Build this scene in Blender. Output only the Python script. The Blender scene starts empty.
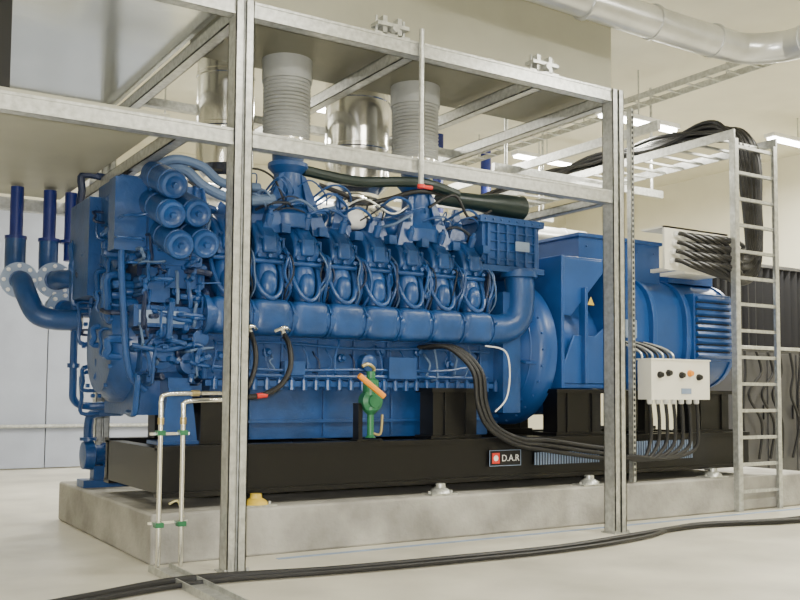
import bpy, bmesh, math, random
from mathutils import Vector, Matrix, Euler
random.seed(7)
COL=bpy.context.scene.collection
# ------------------------------------------------------------ materials
MATS={}
def mat(name,col,rough=.5,metal=0,var=.08,vscale=6,bump=0,bscale=40,emit=0,spec=.5):
    m=bpy.data.materials.new(name); m.use_nodes=True; n=m.node_tree.nodes; l=m.node_tree.links
    b=n['Principled BSDF']; b.inputs['Roughness'].default_value=rough; b.inputs['Metallic'].default_value=metal
    b.inputs['Specular IOR Level'].default_value=spec
    tc=n.new('ShaderNodeTexCoord'); nz=n.new('ShaderNodeTexNoise'); nz.inputs['Scale'].default_value=vscale; nz.inputs['Detail'].default_value=6
    l.new(tc.outputs['Object'],nz.inputs['Vector'])
    r=n.new('ShaderNodeValToRGB'); r.color_ramp.elements[0].position=.3; r.color_ramp.elements[1].position=.7
    r.color_ramp.elements[0].color=tuple(c*(1-var) for c in col)+(1,); r.color_ramp.elements[1].color=tuple(min(1,c*(1+var)) for c in col)+(1,)
    l.new(nz.outputs['Fac'],r.inputs['Fac']); l.new(r.outputs['Color'],b.inputs['Base Color'])
    if bump:
        n2=n.new('ShaderNodeTexNoise'); n2.inputs['Scale'].default_value=bscale; n2.inputs['Detail'].default_value=4
        l.new(tc.outputs['Object'],n2.inputs['Vector'])
        bp=n.new('ShaderNodeBump'); bp.inputs['Strength'].default_value=bump; bp.inputs['Distance'].default_value=.02
        l.new(n2.outputs['Fac'],bp.inputs['Height']); l.new(bp.outputs['Normal'],b.inputs['Normal'])
    if emit:
        b.inputs['Emission Color'].default_value=(1,.98,.93,1); b.inputs['Emission Strength'].default_value=emit
    MATS[name]=m; return m
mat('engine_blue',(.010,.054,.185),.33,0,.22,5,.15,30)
mat('engine_shaded',(.003,.012,.05),.45,0,.2,5)  # darker engine blue: shade of the recesses put into the colour
mat('alt_blue',(.010,.064,.235),.36,0,.12,3)
mat('pipe_blue',(.006,.018,.16),.4)
mat('hose_blue',(.08,.13,.23),.55,0,.1)
mat('dark_gap',(.006,.01,.02),.6)
mat('dark_green',(.008,.02,.018),.4)
mat('black_paint',(.0035,.0035,.004),.36,spec=.35)
mat('rubber',(.007,.007,.008),.5)
mat('curtain_black',(.006,.006,.008),.85)
mat('galv',(.50,.51,.49),.36,.65,.22,22,.05,80)
mat('galv_sheet',(.60,.61,.61),.28,.65,.14,3)
mat('mirror_sheet',(.80,.82,.80),.16,.8,.08,1.2,.12,3)
mat('chrome',(.80,.79,.75),.18,.95,.05,3)
mat('bellows',(.33,.34,.33),.6,.1)
mat('concrete',(.34,.33,.30),.88,0,.34,2.4,.45,20)
mat('floor_paint',(.60,.575,.49),.34,0,.24,1.1,.06,18)
mat('wall_paint',(.80,.77,.62),.8,0,.03,2)
mat('wall_cool',(.33,.36,.44),.7,0,.08,2)
mat('ceil_paint',(.78,.75,.60),.85,0,.04,2)
mat('beige_duct',(.36,.355,.28),.5,0,.08,1.5)
mat('deck',(.17,.165,.12),.5,.2,.12,2)
mat('beige_box',(.78,.76,.66),.45,0,.04)
mat('yellow',(.65,.45,.05),.45)
mat('pale_hose',(.5,.45,.2),.45)
mat('blue_line',(.26,.35,.52),.5,0,.2,8)
mat('orange',(.85,.30,.02),.4)
mat('green',(.02,.15,.06),.4)
mat('red',(.6,.03,.02),.4)
mat('white',(.8,.8,.78),.5)
mat('label_grey',(.22,.29,.42),.45)
mat('dark_grey',(.06,.06,.065),.5)
mat('brass',(.5,.4,.2),.35,.8)
mat('tube_light',(1,1,1),.5,emit=30)
# ------------------------------------------------------------ mesh builder
class B:
    def __init__(s,m='engine_blue'): s.v=[];s.f=[];s.mi=[];s.ms=[];s.cur=m
    def _m(s,m):
        m=m or s.cur
        if m not in s.ms: s.ms.append(m)
        return s.ms.index(m)
    def add(s,vs,fs,m=None):
        k=len(s.v); i=s._m(m); s.v+= [Vector(v) for v in vs]
        for f in fs: s.f.append([k+j for j in f]); s.mi.append(i)
    def box(s,a,b,m=None):
        x0,y0,z0=a;x1,y1,z1=b
        s.add([(x0,y0,z0),(x1,y0,z0),(x1,y1,z0),(x0,y1,z0),(x0,y0,z1),(x1,y0,z1),(x1,y1,z1),(x0,y1,z1)],
          [(0,3,2,1),(4,5,6,7),(0,1,5,4),(1,2,6,5),(2,3,7,6),(3,0,4,7)],m)
    def obox(s,c,size,rot=(0,0,0),m=None):
        R=Euler(rot).to_matrix(); c=Vector(c); h=[q/2 for q in size]
        vs=[c+R@Vector((sx*h[0],sy*h[1],sz*h[2])) for sx,sy,sz in ((-1,-1,-1),(1,-1,-1),(1,1,-1),(-1,1,-1),(-1,-1,1),(1,-1,1),(1,1,1),(-1,1,1))]
        s.add(vs,[(0,3,2,1),(4,5,6,7),(0,1,5,4),(1,2,6,5),(2,3,7,6),(3,0,4,7)],m)
    def lathe(s,o,ax,prof,m=None,n=28,caps=True):
        o=Vector(o); ax=Vector(ax).normalized(); u=ax.orthogonal().normalized(); w=ax.cross(u); vs=[];fs=[]
        for d,r in prof:
            for i in range(n):
                a=2*math.pi*i/n; vs.append(o+ax*d+(u*math.cos(a)+w*math.sin(a))*r)
        for k in range(len(prof)-1):
            for i in range(n):
                j=(i+1)%n; fs.append((k*n+i,k*n+j,(k+1)*n+j,(k+1)*n+i))
        if caps: fs.append(tuple(range(n))[::-1]); fs.append(tuple((len(prof)-1)*n+i for i in range(n)))
        s.add(vs,fs,m)
    def cyl(s,p0,p1,r,r2=None,m=None,n=20):
        p0=Vector(p0);p1=Vector(p1); s.lathe(p0,p1-p0,[(0,r),((p1-p0).length,r if r2 is None else r2)],m,n)
    def tube(s,pts,r,m=None,n=10,sub=6,closed=False):
        P=[Vector(p) for p in pts]
        if sub>1 and len(P)>2:
            Q=[]
            for i in range(len(P)-1):
                a=P[max(i-1,0)];b=P[i];c=P[i+1];d=P[min(i+2,len(P)-1)]
                for k in range(sub):
                    t=k/sub; Q.append(.5*((2*b)+(c-a)*t+(2*a-5*b+4*c-d)*t*t+(3*b-a-3*c+d)*t**3))
            Q.append(P[-1]); P=Q
        vs=[];fs=[];u=None
        for i,p in enumerate(P):
            t=(P[min(i+1,len(P)-1)]-P[max(i-1,0)])
            if t.length<1e-7: t=Vector((0,0,1))
            t.normalize()
            if u is None: u=t.orthogonal().normalized()
            else:
                u=u-t*u.dot(t)
                if u.length<1e-5: u=t.orthogonal()
                u.normalize()
            w=t.cross(u)
            for k in range(n):
                a=2*math.pi*k/n; vs.append(p+(u*math.cos(a)+w*math.sin(a))*r)
        for i in range(len(P)-1):
            for k in range(n):
                j=(k+1)%n; fs.append((i*n+k,i*n+j,(i+1)*n+j,(i+1)*n+k))
        fs.append(tuple(range(n))[::-1]); fs.append(tuple((len(P)-1)*n+k for k in range(n)))
        s.add(vs,fs,m)
    def ell(s,c,r,m=None,n=18,k=10,rot=(0,0,0),pw=1):
        R=Euler(rot).to_matrix(); c=Vector(c); vs=[];fs=[]
        sg=lambda q:math.copysign(abs(q)**pw,q)
        for i in range(k+1):
            ph=-math.pi/2+math.pi*i/k
            for j in range(n):
                a=2*math.pi*j/n
                vs.append(c+R@Vector((r[0]*sg(math.cos(ph))*sg(math.cos(a)),r[1]*sg(math.cos(ph))*sg(math.sin(a)),r[2]*sg(math.sin(ph)))))
        for i in range(k):
            for j in range(n):
                q=(j+1)%n; fs.append((i*n+j,i*n+q,(i+1)*n+q,(i+1)*n+j))
        s.add(vs,fs,m)
    def prism(s,poly,vec,m=None):
        P=[Vector(p) for p in poly]; v=Vector(vec); n=len(P)
        s.add(P+[p+v for p in P],[tuple(range(n))[::-1],tuple(n+i for i in range(n))]+[(i,(i+1)%n,n+(i+1)%n,n+i) for i in range(n)],m)
    def bolt(s,p,d,r=.014,h=.015,m=None):
        p=Vector(p);d=Vector(d).normalized(); s.lathe(p,d,[(0,r),(h,r)],m,6)
    def done(s,name,parent=None,bevel=0,loc=None):
        me=bpy.data.meshes.new(name); o=Vector(loc) if loc else sum(s.v,Vector())/max(1,len(s.v))
        if loc is None: o.z=min(v.z for v in s.v)
        me.from_pydata([tuple(v-o) for v in s.v],[],s.f)
        for i in s.ms: me.materials.append(MATS[i])
        for p,i in zip(me.polygons,s.mi): p.material_index=i
        bm=bmesh.new(); bm.from_mesh(me)
        bmesh.ops.remove_doubles(bm,verts=bm.verts,dist=1e-5)
        bmesh.ops.recalc_face_normals(bm,faces=bm.faces)
        for f in bm.faces: f.smooth=True
        for e in bm.edges:
            if len(e.link_faces)!=2 or e.calc_face_angle(0)>.62: e.smooth=False
        bm.to_mesh(me); bm.free()
        ob=bpy.data.objects.new(name,me); COL.objects.link(ob); ob.location=o
        if parent: ob.parent=parent; ob.matrix_parent_inverse=parent.matrix_world.inverted(); ob.location=o
        if bevel:
            md=ob.modifiers.new('bevel','BEVEL'); md.width=bevel; md.segments=2; md.limit_method='ANGLE'; md.angle_limit=math.radians(50)
        return ob
def empty(name,loc=(0,0,0)):
    e=bpy.data.objects.new(name,None); COL.objects.link(e); return e
# ------------------------------------------------------------ camera
F=950; PITCH=math.radians(3.5)
cam=bpy.data.cameras.new('camera'); co=bpy.data.objects.new('camera',cam); COL.objects.link(co)
bpy.context.scene.camera=co; cam.sensor_width=36; cam.lens=F/800*36
cam.shift_y=(92-F*math.tan(PITCH))/800; cam.clip_start=.05
co.matrix_world=Matrix.Translation((0,0,1.3))@Matrix.Rotation(-math.radians(32.35),4,'Z')@Matrix.Rotation(math.pi/2+PITCH,4,'X')@Matrix.Rotation(math.radians(.4),4,'Z')
# ------------------------------------------------------------ room
XL,XR,YF,YB,ZC=-5,15,-3,16.5,5.6
def slab(name,a,b,m): q=B(m); q.box(a,b); return q.done(name)
slab('floor',(XL,YF,-.1),(XR,YB,0),'floor_paint')
slab('ceiling',(XL,YF,ZC),(XR,YB,ZC+.1),'ceil_paint')
slab('wall_back',(XL,YB,0),(XR,YB+.1,ZC),'wall_paint')
slab('wall_front',(XL,YF-.1,0),(XR,YF,ZC),'wall_paint')
slab('wall_left',(XL-.1,YF,0),(XL,YB,ZC),'wall_paint')
slab('wall_right',(XR,YF,0),(XR+.1,YB,ZC),'wall_paint')
q=B('wall_cool')
for k in range(6): q.box((-.5+k*1.0,16.42,.02),(.48+k*1.0,16.495,4.4))
q.done('partition_panels')
# plinth
q=B('concrete'); q.box((2.26,7.0,0),(10.3,9.95,.38)); q.done('concrete_plinth',bevel=.02)
q=B('blue_line'); q.box((3.2,6.78,0.0005),(10.4,6.84,.003)); q.done('floor_marking')
# ------------------------------------------------------------ skid
q=B('black_paint')
for y0,y1 in ((7.17,7.33),(8.6,8.76)):
    q.box((2.38,y0,.83),(9.35,y1,.87)); q.box((2.38,y0,.47),(9.35,y1,.51)); q.box((2.38,y0+.02,.5),(9.35,y0+.06,.84))
for x in (2.38,2.95,4.2,5.2,6.5,7.3,8.6,9.23):
    q.box((x,7.2,.5),(x+.12,8.72,.85))
q.box((2.9,7.3,.5),(9.3,8.62,.56))
for x,w in ((4.98,.5),(6.5,.6),(8.5,.62)):
    for y in (7.28,8.45):
        q.box((x,y,.87),(x+w,y+.22,1.30)); q.box((x-.04,y-.03,.87),(x+w+.04,y+.25,.9)); q.box((x-.03,y-.03,1.3),(x+w+.03,y+.25,1.34))
        q.box((x+.12,y-.02,.9),(x+.14,y,1.3)); q.box((x+w-.14,y-.02,.9),(x+w-.12,y,1.3))
for y in (7.3,8.45): q.box((2.74,y,.87),(2.98,y+.2,1.25))
# vents
for x0,x1,z0,z1 in ((6.1,6.95,.60,.72),(7.5,8.35,.60,.80)):
    q.box((x0,7.165,z0),(x1,7.175,z1),'dark_gap')
    k=x0
    while k<x1: q.box((k,7.155,z0),(k+.014,7.165,z1),'label_grey'); k+=.035
q.box((5.55,7.155,.61),(5.91,7.172,.75),'black_paint'); q.box((5.57,7.15,.63),(5.66,7.156,.73),'red')
q.ell((5.615,7.15,.68),(.028,.004,.028),'white')
for a,b in (((5.54,7.152,.605),(5.92,7.156,.61)),((5.54,7.152,.75),(5.92,7.156,.755)),((5.54,7.152,.605),(5.545,7.156,.755)),((5.915,7.152,.605),(5.92,7.156,.755))): q.box(a,b,'label_grey')
sk=q.done('generator_skid',bevel=.004)
t=bpy.data.curves.new('nameplate_text','FONT'); t.body='D.A.R'; t.size=.088; t.extrude=.001; t.materials.append(MATS['white'])
to=bpy.data.objects.new('nameplate_text',t); COL.objects.link(to); to.location=(5.68,7.148,.65); to.rotation_euler=(math.pi/2,0,0)
to.parent=sk; to.matrix_parent_inverse=Matrix.Translation(sk.location).inverted()
for x in (3.14,4.94,6.76,8.62):
    for y,sg in ((7.1,1),(8.84,-1)):
        q=B('galv'); q.box((x-.15,y-.085,.381),(x+.15,y+.085,.395)); q.lathe((x,y,.395),(0,0,1),[(0,.1),(.03,.085),(.05,.05),(.085,.045)],'yellow' if x<4 else 'galv')
        for dx in(-.12,.12): q.bolt((x+dx,y,.395),(0,0,1),.014,.02)
        q.box((x-.06,min(y,y+sg*.07),.455),(x+.06,max(y,y+sg*.07),.468),'black_paint'); q.done('vibration_mount')
# ------------------------------------------------------------ diesel engine
EN=empty('diesel_engine')
q=B()
pl=[(7.62,1.38),(7.58,1.72),(7.56,1.85),(7.62,2.1),(7.64,2.5),(7.85,2.72),(8.05,2.5),(8.25,2.72),(8.46,2.5),(8.48,2.1),(8.54,1.85),(8.52,1.72),(8.48,1.38)]
q.prism([(2.8,a,b) for a,b in pl],(3.15,0,0),'engine_shaded')
q.box((2.82,7.56,1.40),(5.93,7.62,1.78)); q.box((2.82,7.54,1.76),(5.93,7.62,1.80))
q.box((2.85,7.5,1.34),(5.95,8.6,1.39)); q.box((2.95,7.66,.88),(5.9,8.44,1.35)); q.box((2.9,7.62,1.02),(5.92,8.48,1.05))
for i in range(26):
    x=2.93+i*.118
    q.cyl((x,7.5,1.31),(x,7.5,1.40),.028,n=10); q.bolt((x,7.5,1.40),(0,0,1),.015,.02)
for i in range(8):
    xc=3.02+.36*i
    q.box((xc+.17,7.53,1.4),(xc+.19,7.58,1.76))
for i in range(4): q.box((3.3+i*.72,7.63,.9),(3.32+i*.72,7.68,1.32))
q.tube([(2.9,7.5,1.5),(3.6,7.49,1.48),(4.4,7.49,1.5),(5.2,7.48,1.5),(5.6,7.48,1.56)],.014,'engine_blue',n=8)
q.box((3.55,7.46,1.44),(3.75,7.56,1.56)); q.box((4.6,7.44,1.42),(4.9,7.56,1.62)); q.lathe((4.4,7.56,1.56),(0,-1,0),[(0,.08),(.1,.08),(.12,.05)])
# drain and fuel return lines along the block side
R=random.Random(21)
q.tube([(2.95,7.5,1.70),(3.5,7.49,1.72),(4.3,7.49,1.69),(5.0,7.49,1.71),(5.8,7.5,1.70)],.012,n=8)
q.tube([(3.0,7.52,1.44),(3.9,7.5,1.43),(4.8,7.5,1.44),(5.8,7.52,1.44)],.018,n=8)
for k in range(22):
    x=2.95+k*.13+R.uniform(-.03,.03); z0=R.uniform(1.42,1.5); z1=R.uniform(1.62,1.78)
    q.tube([(x,7.54,z1),(x,7.49,z1-.04),(x+R.uniform(-.04,.04),7.485,(z0+z1)/2),(x+R.uniform(-.05,.05),7.49,z0),(x,7.54,z0-.02)],R.choice([.006,.009,.012]),R.choice(['engine_blue','engine_blue','engine_shaded','hose_blue']),n=6,sub=4)
    if k%3==0: q.lathe((x+.05,7.56,R.uniform(1.5,1.68)),(0,-1,0),[(0,.04),(.04,.04),(.05,.025),(.08,.02)],n=12)
q.box((5.9,7.4,1.1),(6.12,8.7,2.3))
q.box((2.62,7.5,1.2),(2.82,8.6,1.36))
q.done('crankcase',EN,.008)
# rocker covers
q=B()
for i in range(8):
    xc=3.0+.36*i
    for sg in (1,-1):
        Y=lambda y: y if sg==1 else 16.1-y
        prof=[(7.38,2.42),(7.34,2.50),(7.38,2.62),(7.50,2.74),(7.66,2.81),(7.82,2.78),(7.85,2.6),(7.7,2.38)]
        q.prism([(xc-.145,Y(a),b) for a,b in prof],(.245,0,0))
        prof=[(7.34,2.46),(7.35,2.60),(7.48,2.73),(7.60,2.79),(7.66,2.7),(7.6,2.44)]
        q.prism([(xc-.09,Y(a-.03),b+.01) for a,b in prof],(.13,0,0))
        q.box((xc-.165,min(Y(7.35),Y(7.7)),2.38),(xc+.13,max(Y(7.35),Y(7.7)),2.425))
q.done('rocker_covers',EN,.022)
q=B()
R=random.Random(11)
for i in range(8):
    xc=3.0+.36*i
    for sg in (1,-1):
        Y=lambda y: y if sg==1 else 16.1-y
        q.ell((xc-.02,Y(7.46),2.25),(.115,.12,.18),pw=.8)
        q.ell((xc-.02,Y(7.38),2.20),(.08,.085,.13),pw=.9)
        q.lathe((xc-.02,Y(7.42),2.16),(0,0,-1),[(0,.10),(.1,.075),(.22,.09)],n=16)
        q.tube([(xc-.15,Y(7.44),2.40),(xc-.145,Y(7.37),2.26),(xc-.10,Y(7.31),2.13),(xc-.02,Y(7.29),2.08),(xc+.06,Y(7.31),2.13),(xc+.105,Y(7.37),2.26),(xc+.11,Y(7.44),2.40)],.02,n=8,sub=4)
        for dx in (-.12,-.02,.08): q.bolt((xc+dx,Y(7.36),2.44),(0,-sg,.1),.018,.035)
        for dx in (-.11,.07): q.bolt((xc+dx,Y(7.34),2.58),(0,-sg,.5),.016,.03)
        q.prism([(xc-.1,Y(7.62),2.74),(xc+.12,Y(7.62),2.74),(xc+.07,Y(7.62),2.88),(xc+.0,Y(7.62),2.92)],(0,.05,0))
        q.box((xc+.135,min(Y(7.42),Y(7.66)),2.05),(xc+.155,max(Y(7.42),Y(7.66)),2.62))
    for k in range(6):
        dx=.17+R.uniform(-.05,.05); yy=7.32+R.uniform(0,.08)
        q.tube([(xc+dx-.03,7.5,2.62-.03*k),(xc+dx+R.uniform(-.02,.02),yy,2.46),(xc+dx+R.uniform(-.05,.05),yy-.02,2.3),(xc+dx+R.uniform(-.06,.06),yy+.02,2.16),(xc+dx,7.45,2.03)],(.012,.007,.013,.015,.009,.007)[k],('engine_blue','hose_blue','engine_blue','engine_blue','engine_shaded','dark_gap')[k],n=6,sub=4)
    q.lathe((xc+.165,7.47,2.46),(0,-1,.2),[(0,.03),(.06,.03),(.07,.02),(.1,.018)],n=10)
    q.lathe((xc+.165,7.42,2.2),(0,-1,0),[(0,.03),(.05,.03),(.06,.018)],n=10)
    q.lathe((xc+.0,7.42,2.76),(0,-.5,1),[(-.04,.035),(.06,.035),(.07,.02),(.1,.018)],n=10)
    q.box((xc+.10,7.36,2.66),(xc+.18,7.46,2.74))
q.done('cylinder_heads',EN)
q=B()
for sg in (1,-1):
    Y=lambda y: y if sg==1 else 16.1-y
    q.tube([(2.78,Y(7.42),1.92),(4,Y(7.42),1.92),(5.6,Y(7.42),1.92),(5.95,Y(7.42),1.95),(6.1,Y(7.42),2.08),(6.13,Y(7.42),2.3),(6.13,Y(7.45),2.52)],.148,n=24,sub=6)
    for i in range(8):
        xc=3.0+.36*i
        q.ell((xc,Y(7.42),1.925),(.185,.157,.157),pw=.45)
        q.lathe((xc+.17,Y(7.42),1.92),(1,0,0),[(0,.16),(.02,.16)],n=24)
        q.bolt((xc+.18,Y(7.265),1.97),(0,-sg,0),.014,.015)
    q.lathe((6.13,Y(7.44),2.46),(0,0,1),[(0,.19),(.05,.19)],n=24)
    q.lathe((2.76,Y(7.42),1.92),(1,0,0),[(0,.18),(.04,.18)],n=24)
q.done('charge_air_manifold',EN)
q=B()   # intercooler housing
q.box((5.65,7.42,2.52),(6.38,8.65,3.0)); q.box((5.6,7.38,2.98),(6.42,8.7,3.05)); q.box((5.6,7.38,2.5),(6.42,8.7,2.56))
for k in range(6): q.box((5.7+k*.12,7.39,2.57),(5.73+k*.12,7.43,2.98))
for k in range(4): q.box((5.72,7.40,2.62+k*.09),(6.32,7.43,2.635+k*.09))
q.box((6.04,7.375,2.72),(6.22,7.385,2.82),'label_grey')
q.box((5.52,7.36,2.02),(5.60,7.368,2.06),'orange')
for k in range(8): q.bolt((5.66+k*.1,7.38,3.015),(0,-1,0),.012,.012)
q.done('intercooler',EN,.008)
q=B()   # turbo stacks & valley
q.box((2.9,7.8,2.6),(5.8,8.35,2.86),'engine_shaded'); 
for X in (3.62,4.98):
    q.lathe((X,7.6,2.72),(0,0,1),[(0,.22),(.12,.23),(.22,.15),(.5,.125),(.56,.18),(.6,.18),(.6,.14),(.8,.15)],n=26)
    for dx in(-1,1):
        q.prism([(X+dx*.08,7.5,3.22),(X+dx*.13,7.5,3.20),(X+dx*.33,7.40,2.66),(X+dx*.16,7.40,2.66)],(0,.09,0))
        q.ell((X+dx*.24,7.72,2.86),(.12,.2,.12))
    q.lathe((X,8.3,2.98),(1,0,0),[(-.25,.12),(-.2,.2),(0,.26),(.2,.2),(.25,.12)])
for X in (3.28,4.12,4.5,5.42):
    q.prism([(X-.12,7.5,2.7),(X+.12,7.5,2.7),(X+.04,7.55,3.1),(X-.01,7.55,3.1)],(0,.05,0))
    q.cyl((X,7.75,2.8),(X,7.75,3.0),.07)
q.ell((4.42,7.62,3.0),(.16,.1,.13),'chrome',pw=.6); q.ell((4.3,7.62,2.9),(.12,.1,.1),'white',pw=.6); q.tube([(4.1,7.6,3.0),(4.3,7.55,3.1),(4.6,7.58,2.95)],.04,'chrome')
q.done('turbochargers',EN,.006)
q=B('bellows')
for X,r in ((3.6,.2),(4.97,.215)):
    pr=[]; z=0
    for k in range(16): pr+=[(z,r),(z+.017,r*1.07)]; z+=.034
    q.lathe((X,7.6,3.52),(0,0,1),pr,n=32)
    q.lathe((X,7.6,3.49),(0,0,1),[(0,r*1.05),(.03,r*1.05)],'chrome',32); q.lathe((X,7.6,4.05),(0,0,1),[(0,r*1.12),(.2,r*1.12)],'bellows',32)
q.done('intake_bellows',EN)
q=B('rubber')
q.tube([(3.9,7.55,3.16),(4.1,7.5,3.1),(4.35,7.5,3.04),(4.6,7.5,3.1),(4.9,7.45,3.2),(5.3,7.5,3.22)],.022)
q.tube([(3.75,7.55,3.27),(4.3,7.55,3.24),(4.9,7.42,3.28),(5.4,7.5,3.24)],.05,'dark_green')
q.lathe((5.2,7.55,3.2),(1,0,0),[(0,.045),(.03,.075),(.5,.085),(.75,.12),(1.05,.13),(1.1,.08)],'dark_green',n=20)
q.tube([(5.0,7.4,3.05),(5.3,7.4,3.2),(5.5,7.42,3.0),(5.75,7.4,3.1)],.014)
q.tube([(2.95,7.55,3.0),(3.2,7.5,3.2),(3.4,7.45,3.15),(3.5,7.42,2.95)],.010)
q.tube([(4.1,7.45,2.95),(4.3,7.4,3.05),(4.6,7.42,2.95),(4.8,7.45,3.05)],.010,'galv')
R=random.Random(5)
for k in range(34):
    x=R.uniform(2.95,5.4); z=R.uniform(2.78,3.0); L=R.uniform(.2,.5)
    q.tube([(x,7.6,z),(x+L*.3,7.40,z+R.uniform(0,.16)),(x+L*.7,7.40,z+R.uniform(0,.16)),(x+L,7.6,z)],R.uniform(.006,.014),R.choice(['engine_blue','hose_blue','dark_gap','engine_blue']),n=7,sub=5)
for k in range(3):
    d=.05*k
    q.tube([(4.95+d,7.5,1.72),(5.12+d,7.25,1.72),(5.3+d,7.1,1.5),(5.34+d,7.08,1.2),(5.45+d,7.06,.98),(5.75+d,7.05,.82+d*.4),(6.2,7.07,.74+d),(6.8,7.07,.66+d),(7.2,7.07,.62+d)],.022)
q.tube([(5.6,7.3,1.75),(5.72,7.15,1.7),(5.74,7.1,1.5),(5.7,7.1,1.25),(5.58,7.12,1.12)],.008,'white')
q.done('engine_hoses',EN)
# front end of the engine
q=B()
q.prism([(2.28,7.62,1.5),(2.28,7.55,1.8),(2.28,7.58,2.5),(2.28,7.8,2.9),(2.28,8.4,2.95),(2.28,8.6,2.5),(2.28,8.62,1.8),(2.28,8.5,1.5)],(.55,0,0),'engine_shaded')
q.lathe((2.1,8.05,1.68),(1,0,0),[(0,.2),(.02,.40),(.12,.48),(.3,.50),(.7,.5)],n=36)
q.box((2.3,7.6,1.1),(2.8,8.5,1.5)); q.box((2.05,8.2,2.1),(2.3,8.85,2.95)); q.box((2.15,7.65,2.7),(2.5,8.3,3.05)); q.box((2.2,7.36,1.80),(2.80,7.6,1.97))
q.box((2.24,7.35,1.83),(2.62,7.362,1.93),'label_grey')
for k in range(6): q.bolt((2.23+k*.11,7.36,1.95),(0,-1,0),.012,.012)
q.box((2.45,7.38,2.12),(2.78,7.6,2.30)); q.box((2.32,7.4,2.0),(2.5,7.6,2.28)); q.box((2.3,7.48,1.45),(2.6,7.65,1.75)); q.box((2.6,7.42,2.55),(2.82,7.65,2.85))
q.box((2.3,7.5,2.86),(2.75,7.75,2.98)); q.lathe((2.45,7.5,1.6),(0,-1,0),[(0,.13),(.08,.13),(.1,.08),(.14,.07)])
q.lathe((2.68,7.5,1.52),(0,-1,0),[(0,.1),(.12,.09),(.13,.05)]); q.lathe((2.75,7.5,1.72),(0,-1,0),[(0,.07),(.14,.07),(.15,.04)])
q.box((2.5,7.4,.9),(2.68,7.6,1.4)); q.prism([(2.42,7.36,.875),(2.74,7.36,.875),(2.68,7.36,1.32),(2.5,7.36,1.32)],(0,.04,0)); q.box((2.4,7.33,.872),(2.76,7.6,.90))
for k in range(14): a=k*2*math.pi/14; q.bolt((2.12,8.05+.44*math.cos(a),1.68+.44*math.sin(a)),(-1,0,0),.018,.03)
R=random.Random(3)
for k in range(90):   # small fuel, oil and coolant lines
    x=R.uniform(2.25,2.82); z=R.uniform(1.35,2.95); y=7.40-R.uniform(0,.1)
    dx=R.uniform(-.22,.22); dz=R.uniform(-.3,.3)
    if R.random()<.5: dx*=.15
    else: dz*=.15
    rr=R.choice([.008,.011,.015,.02,.026])
    q.tube([(x,7.55,z),(x,y,z),(x+dx*.4,y,z+dz*.6),(x+dx,y,z+dz),(x+dx,7.55,z+dz)],rr,R.choice(['engine_blue','engine_blue','engine_blue','engine_shaded','hose_blue' if rr<.016 else 'engine_blue']),n=7,sub=4)
for k in range(44):
    y=R.uniform(7.6,8.8); z=R.uniform(1.4,2.95); x=2.16-R.uniform(0,.1); dy=R.uniform(-.3,.3); dz=R.uniform(-.4,.4)
    if R.random()<.5: dy*=.15
    else: dz*=.15
    q.tube([(2.3,y,z),(x,y,z),(x,y+dy*.3,z+dz*.6),(x,y+dy,z+dz),(2.3,y+dy,z+dz)],R.choice([.012,.018,.025,.035]),R.choice(['engine_blue','engine_blue','engine_blue','engine_shaded']),n=8,sub=4)
for k in range(70):
    x=R.uniform(2.25,2.8); z=R.uniform(1.35,2.95); h=R.uniform(.05,.18); s_=R.uniform(.018,.05)
    if k%3: q.lathe((x,7.56,z),(0,-1,0),[(0,s_),(h,s_),(h+.01,s_*.7),(h+.03,s_*.6)],n=12)
    else: q.box((x-s_,7.56-h,z-s_),(x+s_*1.2,7.58,z+s_))
for k in range(40):
    y=R.uniform(7.6,8.7); z=R.uniform(1.5,2.9); h=R.uniform(.04,.14); s_=R.uniform(.025,.08)
    if k%2: q.lathe((2.29,y,z),(-1,0,0),[(0,s_),(h,s_),(h+.02,s_*.6)],n=14)
    else: q.box((2.29-h,y-s_,z-s_),(2.3,y+s_,z+s_*1.4))
q.tube([(2.18,7.5,2.75),(2.12,7.45,2.4),(2.14,7.42,1.9),(2.2,7.45,1.45),(2.35,7.5,1.3)],.028)
q.tube([(2.2,7.38,1.65),(2.45,7.34,1.62),(2.75,7.36,1.66),(2.8,7.4,1.4)],.022)
q.done('gear_case',EN,.005)
q=B()
d=Vector((-.04,.80,.30)).normalized()
for x,z in ((2.37,2.63),(2.575,2.66),(2.44,2.40),(2.645,2.425),(2.38,2.86)):
    o=Vector((x,6.98,z))
    q.lathe(o,d,[(.02,.04),(.012,.06),(.0,.075),(.004,.098),(.02,.110),(.05,.112),(.055,.105),(.07,.105),(.075,.112),(.30,.112),(.305,.104),(.32,.104),(.325,.112),(.48,.112),(.5,.09)],n=30)
    q.lathe(o,d,[(-.02,.022),(.02,.026)],n=6)
q.box((2.05,7.42,2.4),(2.45,7.6,2.98)); q.box((2.3,7.36,2.3),(2.75,7.6,2.95))
q.done('oil_filters',EN)
q=B('hose_blue')
q.tube([(2.45,7.6,3.12),(2.62,7.45,3.10),(2.78,7.42,2.98),(3.05,7.40,2.9),(3.4,7.42,2.95)],.045)
q.tube([(2.3,7.7,3.0),(2.5,7.5,3.18),(2.75,7.45,3.16),(2.95,7.45,3.04),(3.3,7.5,3.05)],.04)
q.tube([(2.2,7.9,3.05),(2.4,7.7,3.2),(2.7,7.6,3.16),(3.0,7.6,3.18)],.014,'rubber')
q.tube([(2.35,7.6,2.98),(2.5,7.45,3.06),(2.7,7.42,2.98)],.012,'rubber')
q.done('coolant_hoses',EN)
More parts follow.
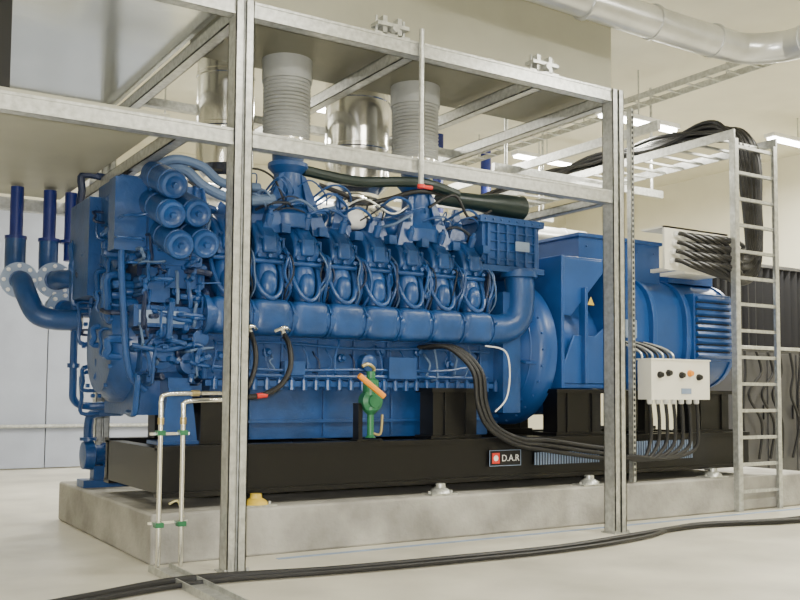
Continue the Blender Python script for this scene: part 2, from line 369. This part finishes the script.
# cooling water piping
q=B()
pts=[(1.7,9.5,2.75),(1.7,9.5,2.5),(1.7,9.45,2.36),(1.7,9.3,2.3),(1.7,9.15,2.28),(1.72,9.02,2.15),(1.8,8.95,1.98),(1.95,8.9,1.93),(2.15,8.8,1.93)]
q.tube(pts,.095,n=20)
q.tube([(2.0,9.5,2.75),(2.0,9.5,2.5),(2.0,9.42,2.36),(2.0,9.25,2.32),(2.05,9.0,2.32),(2.2,8.85,2.32)],.09,n=20)
q.tube([(2.06,9.35,2.04),(2.06,9.15,2.04),(2.15,9.0,2.04),(2.3,8.85,2.04)],.08,n=20)
for p,ax in (((1.7,9.25,2.3),(-.25,-1,0)),((2.0,9.25,2.32),(-.1,-1,0)),((2.06,9.15,2.04),(.1,-1,0))):
    a_=Vector(ax).normalized(); u=Vector((a_.y,-a_.x,0)); P=Vector(p)
    q.lathe(p,a_,[(-.06,.15),(-.035,.15),(-.03,.12),(.03,.12),(.035,.165),(.07,.165)],'label_grey',28)
    q.lathe(P+a_*.07,a_,[(0,.09),(.02,.085)])
    for k in range(8): a=k*math.pi/4; q.bolt(P+a_*.07+u*.13*math.cos(a)+Vector((0,0,.13*math.sin(a))),a_,.019,.03,'white')
for p in ((1.7,9.5),(2.0,9.5),(2.2,9.5)): q.cyl((p[0],p[1],2.55),(p[0],p[1],3.22),.06,m='pipe_blue'); q.lathe((p[0],p[1],2.72),(0,0,1),[(0,.1),(.03,.1)],'pipe_blue')
q.tube([(2.2,9.0,2.7),(2.12,8.9,2.6),(2.12,8.9,2.2),(2.12,8.9,1.4),(2.15,8.95,1.2),(2.3,9.0,1.15),(2.55,8.9,1.17)],.035)
for z in (1.5,2.4): q.lathe((2.12,8.9,z),(0,0,1),[(0,.055),(.04,.055)])
q.done('cooling_water_pipes')
q=B()
q.box((2.3,9.15,.381),(2.75,9.4,.45)); q.lathe((2.3,9.25,.68),(1,0,0),[(0,.05),(.01,.13),(.1,.14),(.12,.1),(.16,.095),(.42,.095),(.44,.07)],n=24)
for a in range(12): q.obox((2.6,9.25+.1*math.cos(a*.5236),.68+.1*math.sin(a*.5236)),(.22,.012,.03),(a*.5236+1.57,0,0))
q.box((2.4,9.18,.45),(2.5,9.32,.58)); q.box((2.6,9.18,.45),(2.7,9.32,.58))
q.tube([(2.36,9.25,.8),(2.36,9.25,.98),(2.4,9.2,1.08),(2.6,9.0,1.1)],.045); q.lathe((2.36,9.25,.82),(0,0,1),[(0,.08),(.03,.08)])
q.done('coolant_preheater_pump')
# ------------------------------------------------------------ alternator
AL=empty('alternator')
q=B('alt_blue'); C=(0,8.05,1.74)
q.lathe(C,(1,0,0),[(6.14,.5),(6.2,.56),(6.3,.72),(6.34,.76),(6.42,.78),(6.5,.78),(6.5,.68),(7.2,.68)],n=48)
for k in range(28): a=k*2*math.pi/28; q.bolt((6.34,C[1]+.75*math.cos(a),C[2]+.75*math.sin(a)),(-1,0,0),.016,.02)
q.lathe((6.25,C[1],C[2]),(1,0,0),[(0,.655),(.03,.66),(.03,.6)],n=48)
for k in range(10): a=k*2*math.pi/10+.2; q.obox((6.22,C[1]+.6*math.cos(a),C[2]+.6*math.sin(a)),(.14,.22,.025),(a,0,0))
q.box((6.58,7.3,1.35),(6.62,8.8,2.72)); q.box((7.18,7.3,1.35),(7.24,8.8,2.72)); q.box((6.6,7.32,2.68),(7.2,8.78,2.72)); q.box((6.6,7.32,1.35),(7.2,8.78,1.4))
q.prism([(6.62,7.31,1.4),(7.2,7.31,1.4),(7.2,7.31,2.0),(7.05,7.31,1.9),(6.75,7.31,1.9),(6.62,7.31,1.6)],(0,.03,0))
q.prism([(6.62,7.31,2.7),(6.62,7.31,2.1),(6.72,7.31,2.1),(7.2,7.31,2.6),(7.2,7.31,2.7)],(0,.03,0))
q.box((6.86,7.25,1.4),(6.9,7.35,2.4))
q.done('bell_housing',AL,.008)
q=B('alt_blue')
# rounded stator body
n_=40; sec=[]
for k in range(n_):
    a=2*math.pi*k/n_; c_,s_=math.cos(a),math.sin(a)
    sec.append((8.05+.70*math.copysign(abs(c_)**.7,c_),1.99+.64*math.copysign(abs(s_)**.7,s_)))
q.prism([(7.24,a,b) for a,b in sec],(1.25,0,0))
sec2=[(8.05+(a-8.05)*1.07,1.99+(b-1.99)*1.0) for a,b in sec]
q.prism([(8.5,a,b) for a,b in sec2],(.75,0,0))
for x in (7.24,7.9,8.44,9.2):
    q.prism([(x,8.05+(a-8.05)*1.10,1.99+(b-1.99)*1.02) for a,b in sec],(.06,0,0))
q.lathe((9.26,8.05,1.95),(1,0,0),[(0,.3),(.1,.28),(.12,.2)])
q.box((8.54,7.27,1.68),(9.17,7.45,2.44)); q.box((8.57,7.262,1.71),(9.14,7.272,2.41),'dark_gap')
for k in range(9): q.obox((8.855,7.25,1.74+k*.08),(.60,.05,.045),(-.6,0,0))
q.box((7.1,7.6,2.55),(8.35,8.6,3.02)); q.box((7.07,7.57,3.0),(8.38,8.63,3.04)); q.box((8.45,7.55,2.58),(9.2,8.5,2.74))
for k in range(5): q.bolt((7.2+k*.26,7.59,2.9),(0,-1,0),.012,.012)
q.box((7.4,7.335,1.9),(7.7,7.36,2.1),'label_grey')
q.prism([(6.93,7.3,2.22),(7.03,7.3,2.22),(6.98,7.3,2.31)],(0,-.01,0),'yellow')
for x in (7.35,8.55): 
    for y in (7.4,8.45): q.box((x,y,1.345),(x+.35,y+.2,1.6))
q.done('generator_body',AL,.008)
# cable terminal panel
q=B('beige_box'); q.box((7.95,7.16,2.66),(9.0,7.19,3.14)); q.box((7.95,7.16,3.12),(9.0,7.5,3.14)); q.box((8.2,7.19,2.68),(8.25,7.6,2.72)); q.box((8.3,7.19,2.64),(8.9,7.55,2.68)); 
G=[]
for r_ in range(4):
    for c in range(6):
        x=8.05+c*.13+r_*.02; z=2.76+r_*.10; q.lathe((x,7.16,z),(0,-1,0),[(0,.032),(.03,.032),(.04,.024)],'white',12); G.append((x,z))
q.done('cable_gland_panel',AL)
q=B('rubber')
for i,(x,z) in enumerate(G):
    c=i%6; r_=i//6; j=random.uniform(-.012,.012); o=.02+c*.075+random.uniform(-.02,.02); rr=c*.012; hz=random.uniform(0,.17); hz2=random.uniform(0,.17)
    low=2.58+r_*.085+j
    q.tube([(x,7.1,z),(x+.08,7.07-rr,z-.015),(x+.3,7.06-rr,z-.07),(8.95+c*.02,7.07-rr*.3,low+.02),(9.18+o*.35,7.10,low+.03),(9.28+o*.6,7.11,low+.28),(9.22+o*.75,7.11,3.5),(9.1+o*1.05,7.11,4.0),(9.02+o*1.1,7.16+hz*.2,4.28+hz*.6),(9.0+o,7.5,4.36+hz),(8.91+o*.7,8.2,4.34+hz2),(8.91+o*.7,9.2,4.34+hz*.9),(8.91+o*.7,10.3,4.34+hz2*.8),(8.91+o*.7,12.2,4.33)],.025,n=8)
q.done('power_cables')
# control box
q=B('beige_box'); q.box((7.5,6.95,1.24),(8.4,7.14,1.66)); q.box((7.49,6.94,1.655),(8.41,7.15,1.67))
for x,z,m in ((7.62,1.5,'rubber'),(7.75,1.52,'rubber'),(7.95,1.5,'rubber'),(8.08,1.52,'orange'),(8.22,1.48,'rubber')):
    q.lathe((x,6.95,z),(0,-1,0),[(0,.035),(.02,.035),(.022,.028),(.045,.026)],m,16)
q.box((7.95,6.942,1.3),(8.1,6.95,1.36),'label_grey')
for x in (7.6,8.3): q.box((x-.04,7.1,.88),(x+.04,7.2,1.3),'black_paint')
for x in range(7): q.lathe((7.58+x*.12,7.05,1.24),(0,0,-1),[(0,.03),(.04,.03),(.05,.02)],'white',12)
for x in range(7): q.tube([(7.58+x*.12,7.05,1.2),(7.58+x*.12,7.03,1.0),(7.55+x*.115,7.02,.8-x*.015),(7.4+x*.06,6.99,.62),(7.1+x*.03,6.98,.66)],.02,'rubber')
for x in range(7): q.tube([(7.5+x*.08,7.08,1.66),(7.5+x*.08,7.1,1.73),(7.45+x*.08,7.2,1.8),(7.4+x*.07,7.36,1.86)],.013,'rubber' if x%2 else 'galv')
q.done('control_box')
# ------------------------------------------------------------ steel frame
q=B('galv')
def post(x,y,z1,z0=0):
    w=.072
    for s_ in (-1,1):
        a,b=sorted((x+s_*w,x+s_*.008)); q.box((a,y-w,z0),(b,y-w+.008,z1)); q.box((a,y+w-.008,z0),(b,y+w,z1))
        a,b=sorted((x+s_*w,x+s_*(w-.008))); q.box((a,y-w,z0),(b,y+w,z1))
        a,b=sorted((x+s_*.008,x+s_*.014)); q.box((a,y-w,z0),(b,y-w+.02,z1))
    q.box((x-.055,y-w+.018,z0),(x+.055,y-w+.024,z1))
    q.box((x-.1,y-.09,z0),(x+.1,y+.09,z0+.012))
    for dx in(-.085,.085): q.bolt((x+dx,y-.078,z0+.012),(0,0,1),.012,.02)
def xbeam(x0,x1,y,z0,z1,d=.1):
    q.box((x0,y-d/2,z0),(x1,y-d/2+.008,z1)); q.box((x0,y-d/2,z1-.008),(x1,y+d/2,z1)); q.box((x0,y-d/2,z0),(x1,y+d/2,z0+.008))
    q.box((x0,y+d/2-.008,z1-.03),(x1,y+d/2,z1)); q.box((x0,y+d/2-.008,z0),(x1,y+d/2,z0+.03))
    q.box((x0,y-d/2-.006,z1-.02),(x1,y-d/2,z1)); q.box((x0,y-d/2-.006,z0),(x1,y-d/2,z0+.02))
def ybeam(x,y0,y1,z0,z1,d=.1):
    q.box((x-d/2,y0,z0),(x-d/2+.008,y1,z1)); q.box((x-d/2,y0,z1-.008),(x+d/2,y1,z1)); q.box((x-d/2,y0,z0),(x+d/2,y1,z0+.008)); q.box((x+d/2-.008,y0,z0),(x+d/2,y1,z1))
for x in (2.7,6.52):
    post(x,6.5,4.2)
post(2.7,10.1,4.2); post(6.52,10.1,4.2); post(-1.5,6.5,4.2)
for y in (6.5,10.1):
    xbeam(-1.5,6.6,y,4.08,4.2); xbeam(-1.5,6.5,y,3.1,3.22)
for x in (2.7,4.2,5.6,6.52): ybeam(x,6.55,10.1,4.07,4.18)
xbeam(2.75,6.5,9.1,4.09,4.17,.08)
ybeam(2.3,6.55,10.1,3.12,3.22); ybeam(6.52,6.55,10.1,3.12,3.2)
# stand-offs on the top beam
for x in (4.0,5.63):
    q.box((x-.17,6.46,4.2),(x+.17,6.54,4.22)); q.box((x-.09,6.46,4.2),(x-.05,6.54,4.36)); q.box((x+.05,6.46,4.2),(x+.09,6.54,4.36)); q.box((x-.15,6.44,4.27),(x+.15,6.56,4.30)); q.cyl((x,6.46,4.25),(x,6.40,4.25),.03)
    for dx in (-.13,.13): q.cyl((x+dx,6.5,4.2),(x+dx,6.5,4.36),.012,n=8)
q.cyl((4.26,6.42,3.0),(4.26,6.42,4.3),.022)  # valve pipe with red handle, joined into the frame mesh
q.cyl((4.26,6.42,2.97),(4.26,6.42,3.0),.03,m='red'); q.cyl((4.28,6.42,2.985),(4.37,6.42,2.985),.016,m='red')
q.done('support_frame')
# perforated rail
q=B('galv'); q.box((7.3,7.02,.39),(7.304,7.08,4.3)); q.box((7.34,7.02,.39),(7.344,7.08,4.3)); q.box((7.3,7.02,.39),(7.344,7.024,4.3)); 
for k in range(70): q.box((7.312,7.017,.45+k*.055),(7.332,7.0205,.48+k*.055),'dark_gap')
q.done('strut_rail')
# air ducts on the frame
q=B('mirror_sheet'); q.box((-1.5,6.6,4.22),(2.66,10.0,4.9))
q.box((-1.5,6.6,4.20),(2.66,6.66,4.22),'galv'); q.box((-1.5,9.9,4.20),(2.66,10,4.22),'galv')
q.box((1.0,6.64,3.3),(1.12,6.7,4.2),'black_paint')
q.done('ventilation_duct')
q=B('beige_duct'); q.box((-1.5,6.6,3.24),(2.2,10.0,3.29))
for x in (-.5,.8): q.box((x,6.6,3.225),(x+.06,10,3.24))
q.done('duct_platform')
q=B('beige_duct'); q.box((2.8,6.95,4.27),(6.95,7.9,5.6)); q.box((2.78,6.93,4.25),(6.97,7.92,4.29),'deck'); q.box((2.78,6.925,4.25),(6.97,6.945,4.3)); q.done('air_plenum')
for X,r in ((4.78,.33),(3.34,.27)):
    q=B('chrome')
    q.lathe((X,8.4,3.3),(0,0,1),[(0,r*.7),(.1,r),(.45,r),(.46,r*1.03),(.49,r*1.03),(.5,r),(.95,r),(.96,r*1.03),(.99,r*1.03),(1.0,r),(2.29,r)],n=40)
    q.done('exhaust_stack')
q=B('galv_sheet')
q.cyl((3.0,12.2,3.95),(11.5,12.2,3.95),.17)
for k in range(9): q.lathe((3.4+k*.95,12.2,3.95),(1,0,0),[(0,.185),(.03,.185)])
for x in (4,7,10.5): q.cyl((x,12.2,4.1),(x,12.2,5.6),.012)
q.done('insulated_pipe')
# ------------------------------------------------------------ cable ladder right
q=B('galv')
for x,s_ in ((8.85,1),(9.6,-1)):
    q.box((x-.01,6.93,0),(x+.01,7.0,4.2)); a,b=sorted((x,x+s_*.06)); q.box((a,6.925,0),(b,6.935,4.2))
for k in range(14): q.box((8.85,6.945,.2+k*.3),(9.6,6.985,.235+k*.3))
for x in (8.85,9.6): q.box((x-.012,6.93,4.2),(x+.012,12.5,4.3)); 
for k in range(18): q.box((8.85,7.1+k*.3,4.2),(9.6,7.14+k*.3,4.225))
q.box((7.6,6.93,4.1),(7.65,12,4.2)); 
for y in (9.2,11.5): q.box((7.2,y,4.05),(10.2,y+.06,4.15)); q.cyl((10,y+.03,4.1),(10,y+.03,5.6),.02); q.cyl((7.4,y+.03,4.1),(7.4,y+.03,5.6),.02)
q.done('cable_ladder')
# overhead round duct
q=B('galv_sheet'); q.tube([(4.6,6.45,4.97+.05),(7,6.45,4.97),(8.1,6.45,4.97),(8.4,6.4,4.97),(8.62,6.2,4.97),(8.7,5.9,4.97),(8.7,4.5,4.97),(8.7,3,4.97)],.16,n=28,sub=5)
for x in (5.2,6.1,7.0,7.9): q.lathe((x,6.45,4.975),(1,0,0),[(0,.175),(.03,.175)],n=28)
for y in (5.9,5.0): q.lathe((8.7,y,4.97),(0,1,0),[(0,.175),(.03,.175)],n=28)
q.done('spiral_duct')
q=B('galv')
for x in (9.3,9.6): q.box((x,4,5.2),(x+.015,14,5.28))
for k in range(34): q.box((9.3,4.1+k*.3,5.2),(9.6,4.13+k*.3,5.215))
for k in range(4): q.cyl((9.45,5+k*2.5,5.21),(9.45,5+k*2.5,5.6),.01)
q.done('ceiling_cable_tray')
# ------------------------------------------------------------ foreground bits
q=B('rubber')
q.tube([(-.4,5.3,.03),(.8,5.75,.03),(1.57,6.03,.03),(2.3,6.25,.03),(3.24,6.07,.03),(4.26,6.0,.03),(5.36,5.98,.03),(6.4,6.15,.03),(7.45,6.3,.03),(8.6,6.05,.03),(10.5,5.9,.03)],.026)
q.tube([(-.4,5.2,.025),(.8,5.6,.025),(1.6,5.95,.025),(2.4,6.12,.025),(3.3,6.0,.025),(4.3,5.92,.025),(5.36,5.9,.025),(6.4,6.05,.025),(7.45,6.4,.025),(8.6,6.2,.025),(10.5,6.3,.025)],.018)
q.done('floor_cable')
q=B('galv'); q.box((2.18,4.6,0),(2.34,6.8,.02)); q.box((2.18,4.6,.02),(2.19,6.8,.05)); q.box((2.33,4.6,.02),(2.34,6.8,.05)); q.done('floor_channel')
q=B('chrome')
for x in (2.27,2.44):
    q.tube([(x,6.86,.0),(x,6.86,1.1),(x,6.86,1.22 if x<2.3 else 1.18),(x+.04,6.86,1.27 if x<2.3 else 1.22),(x+.3,6.86,1.28 if x<2.3 else 1.23)],.018,n=12)
    for z in (.3,.97): q.box((x-.03,6.83,z),(x+.03,6.9,z+.035),'green'); 
    q.cyl((x,6.86,1.05),(x,6.86,1.1),.024,m='brass')
q.box((2.2,6.88,.97),(2.5,6.9,.99)); q.box((2.2,6.88,.32),(2.5,6.9,.34))
q.tube([(2.36,6.9,.46),(2.42,6.88,.48),(2.47,6.9,.36)],.009,'pale_hose')
q.tube([(2.57,6.86,1.28),(2.75,6.9,1.28),(2.85,6.95,1.26)],.018)
q.cyl((3.08,6.98,1.26),(3.17,6.99,1.27),.022,m='red'); q.cyl((2.5,6.86,1.28),(2.56,6.86,1.28),.024,m='brass')
q.tube([(2.85,6.95,1.26),(3.0,6.98,1.25),(3.17,6.99,1.28),(3.31,7.0,1.36),(3.4,7.04,1.5),(3.42,7.1,1.66),(3.42,7.2,1.77)],.022,'rubber')
q.tube([(2.85,6.93,1.24),(2.95,6.96,1.28),(3.05,7.03,1.38),(3.11,7.08,1.52),(3.12,7.12,1.66),(3.12,7.2,1.77)],.02,'rubber')
for x in (3.12,3.42): q.cyl((x,7.2,1.75),(x,7.24,1.81),.024,m='chrome'); q.tube([(x-.07,7.24,1.80),(x,7.2,1.83),(x+.06,7.24,1.81)],.018,'chrome')
q.done('fuel_line_pipes')
q=B('green')
q.box((4.12,7.19,.871),(4.38,7.32,.885),'black_paint'); q.box((4.14,7.2,.88),(4.18,7.3,1.2),'black_paint')
q.lathe((4.26,7.2,1.22),(0,-1,0),[(-.06,.09),(.04,.1),(.06,.06),(.08,.055)],n=24); q.lathe((4.26,7.2,1.0),(0,0,1),[(-.1,.05),(-.08,.03),(.1,.03),(.14,.07),(.4,.07),(.42,.04),(.48,.04)],n=20)
q.tube([(4.06,7.06,1.44),(4.30,7.04,1.26)],.026,'orange')
q.tube([(4.26,7.2,1.42),(4.28,7.18,1.5),(4.2,7.15,1.54),(4.14,7.15,1.52)],.016,'brass'); q.tube([(4.26,7.2,.95),(4.36,7.2,.93),(4.38,7.2,1.1)],.012,'brass')
q.done('hand_pump')
# background
q=B('dark_grey'); q.box((10.9,8.6,0),(12.9,9.3,1.95)); 
for k in range(3): q.box((10.95+k*.66,8.585,.1),(11.56+k*.66,8.6,1.88)); q.box((11.48+k*.66,8.56,.95),(11.5+k*.66,8.585,1.15),'rubber')
q.box((10.88,8.57,1.93),(12.92,9.33,1.98),'galv')
R=random.Random(9)
for k in range(7):
    x=11.0+k*.25; q.tube([(x,8.5,1.9),(x+R.uniform(-.1,.1),8.48,1.6),(x+R.uniform(-.2,.2),8.48,1.3),(x+R.uniform(-.1,.3),8.5,.9),(x+.1,8.55,.4)],.02,'rubber')
q.done('switchgear_cabinet',bevel=.005)
q=B('curtain_black')
vs=[];n=82
for i in range(n+1):
    x=11.2+i*.045; y=9.8+.05*math.sin(i*1.6); vs+=[(x,y,.0),(x,y,3.35)]
for i in range(n): q.add([vs[2*i],vs[2*i+2],vs[2*i+3],vs[2*i+1]],[(0,1,2,3)])
q.box((11.15,9.75,3.35),(14.9,9.85,3.40),'dark_grey'); q.done('black_curtain')
for x in (8.9,9.9):
    q=B('pipe_blue'); q.cyl((x,12.9,0),(x,12.9,5.6),.09)
    for z in (1.5,3,4.6): q.lathe((x,12.9,z),(0,0,1),[(0,.14),(.05,.14)])
    q.done('riser_pipe')
q=B('galv'); q.tube([(0,16.38,.7),(6,16.38,.7)],.03,sub=1); q.tube([(2.5,16.38,.7),(2.5,16.38,.1)],.03,sub=1); q.done('wall_conduit')
# ------------------------------------------------------------ luminaires
def lamp(x,y,z,L=1.4,w=130,axis='x'):
    e=empty('fluorescent_lamp'); q=B('white')
    dx,dy=(L/2,.09) if axis=='x' else (.09,L/2)
    q.box((x-dx,y-dy,z),(x+dx,y+dy,z+.06)); 
    o=.04
    for s_ in (-1,1):
        if axis=='x': q.cyl((x-dx+.03,y+s_*o,z-.02),(x+dx-.03,y+s_*o,z-.02),.022,m='tube_light')
        else: q.cyl((x+s_*o,y-dy+.03,z-.02),(x+s_*o,y+dy-.03,z-.02),.018,m='tube_light')
    q.cyl((x,y,z+.06),(x,y,ZC),.01,m='galv'); q.done('housing',e)
    l=bpy.data.lights.new('lamp','AREA'); l.shape='RECTANGLE'; l.size=2*dx; l.size_y=2*dy; l.energy=w; l.color=(1,.965,.86)
    lo=bpy.data.objects.new('lamp_light',l); COL.objects.link(lo); lo.location=(x,y,z-.06); lo.parent=e
lamp(9.3,8.8,4.9,w=200); lamp(6.2,11.5,5.2,w=260); lamp(2,12.5,5.2,w=150); lamp(10.5,12,5.2,w=320); lamp(13,9,5.2,w=250)
lamp(0,3,5.3,w=80); lamp(4,3,5.3,w=130); lamp(8,3.5,5.3,w=260); lamp(11.5,6,5.3,w=260); lamp(3,0,5.3,w=60); lamp(5,13.5,5.2,w=240)  # camera-side fixtures are unseen, added to light the engine front
# camera flash
l=bpy.data.lights.new('camera_flash','AREA'); l.size=.12; l.energy=360; l.color=(1,.99,.96)
lo=bpy.data.objects.new('camera_flash',l); COL.objects.link(lo); lo.matrix_world=co.matrix_world@Matrix.Translation((-.1,.18,.05))
w=bpy.data.worlds.new('world'); bpy.context.scene.world=w; w.use_nodes=True; w.node_tree.nodes['Background'].inputs[0].default_value=(.8,.8,.8,1); w.node_tree.nodes['Background'].inputs[1].default_value=.06
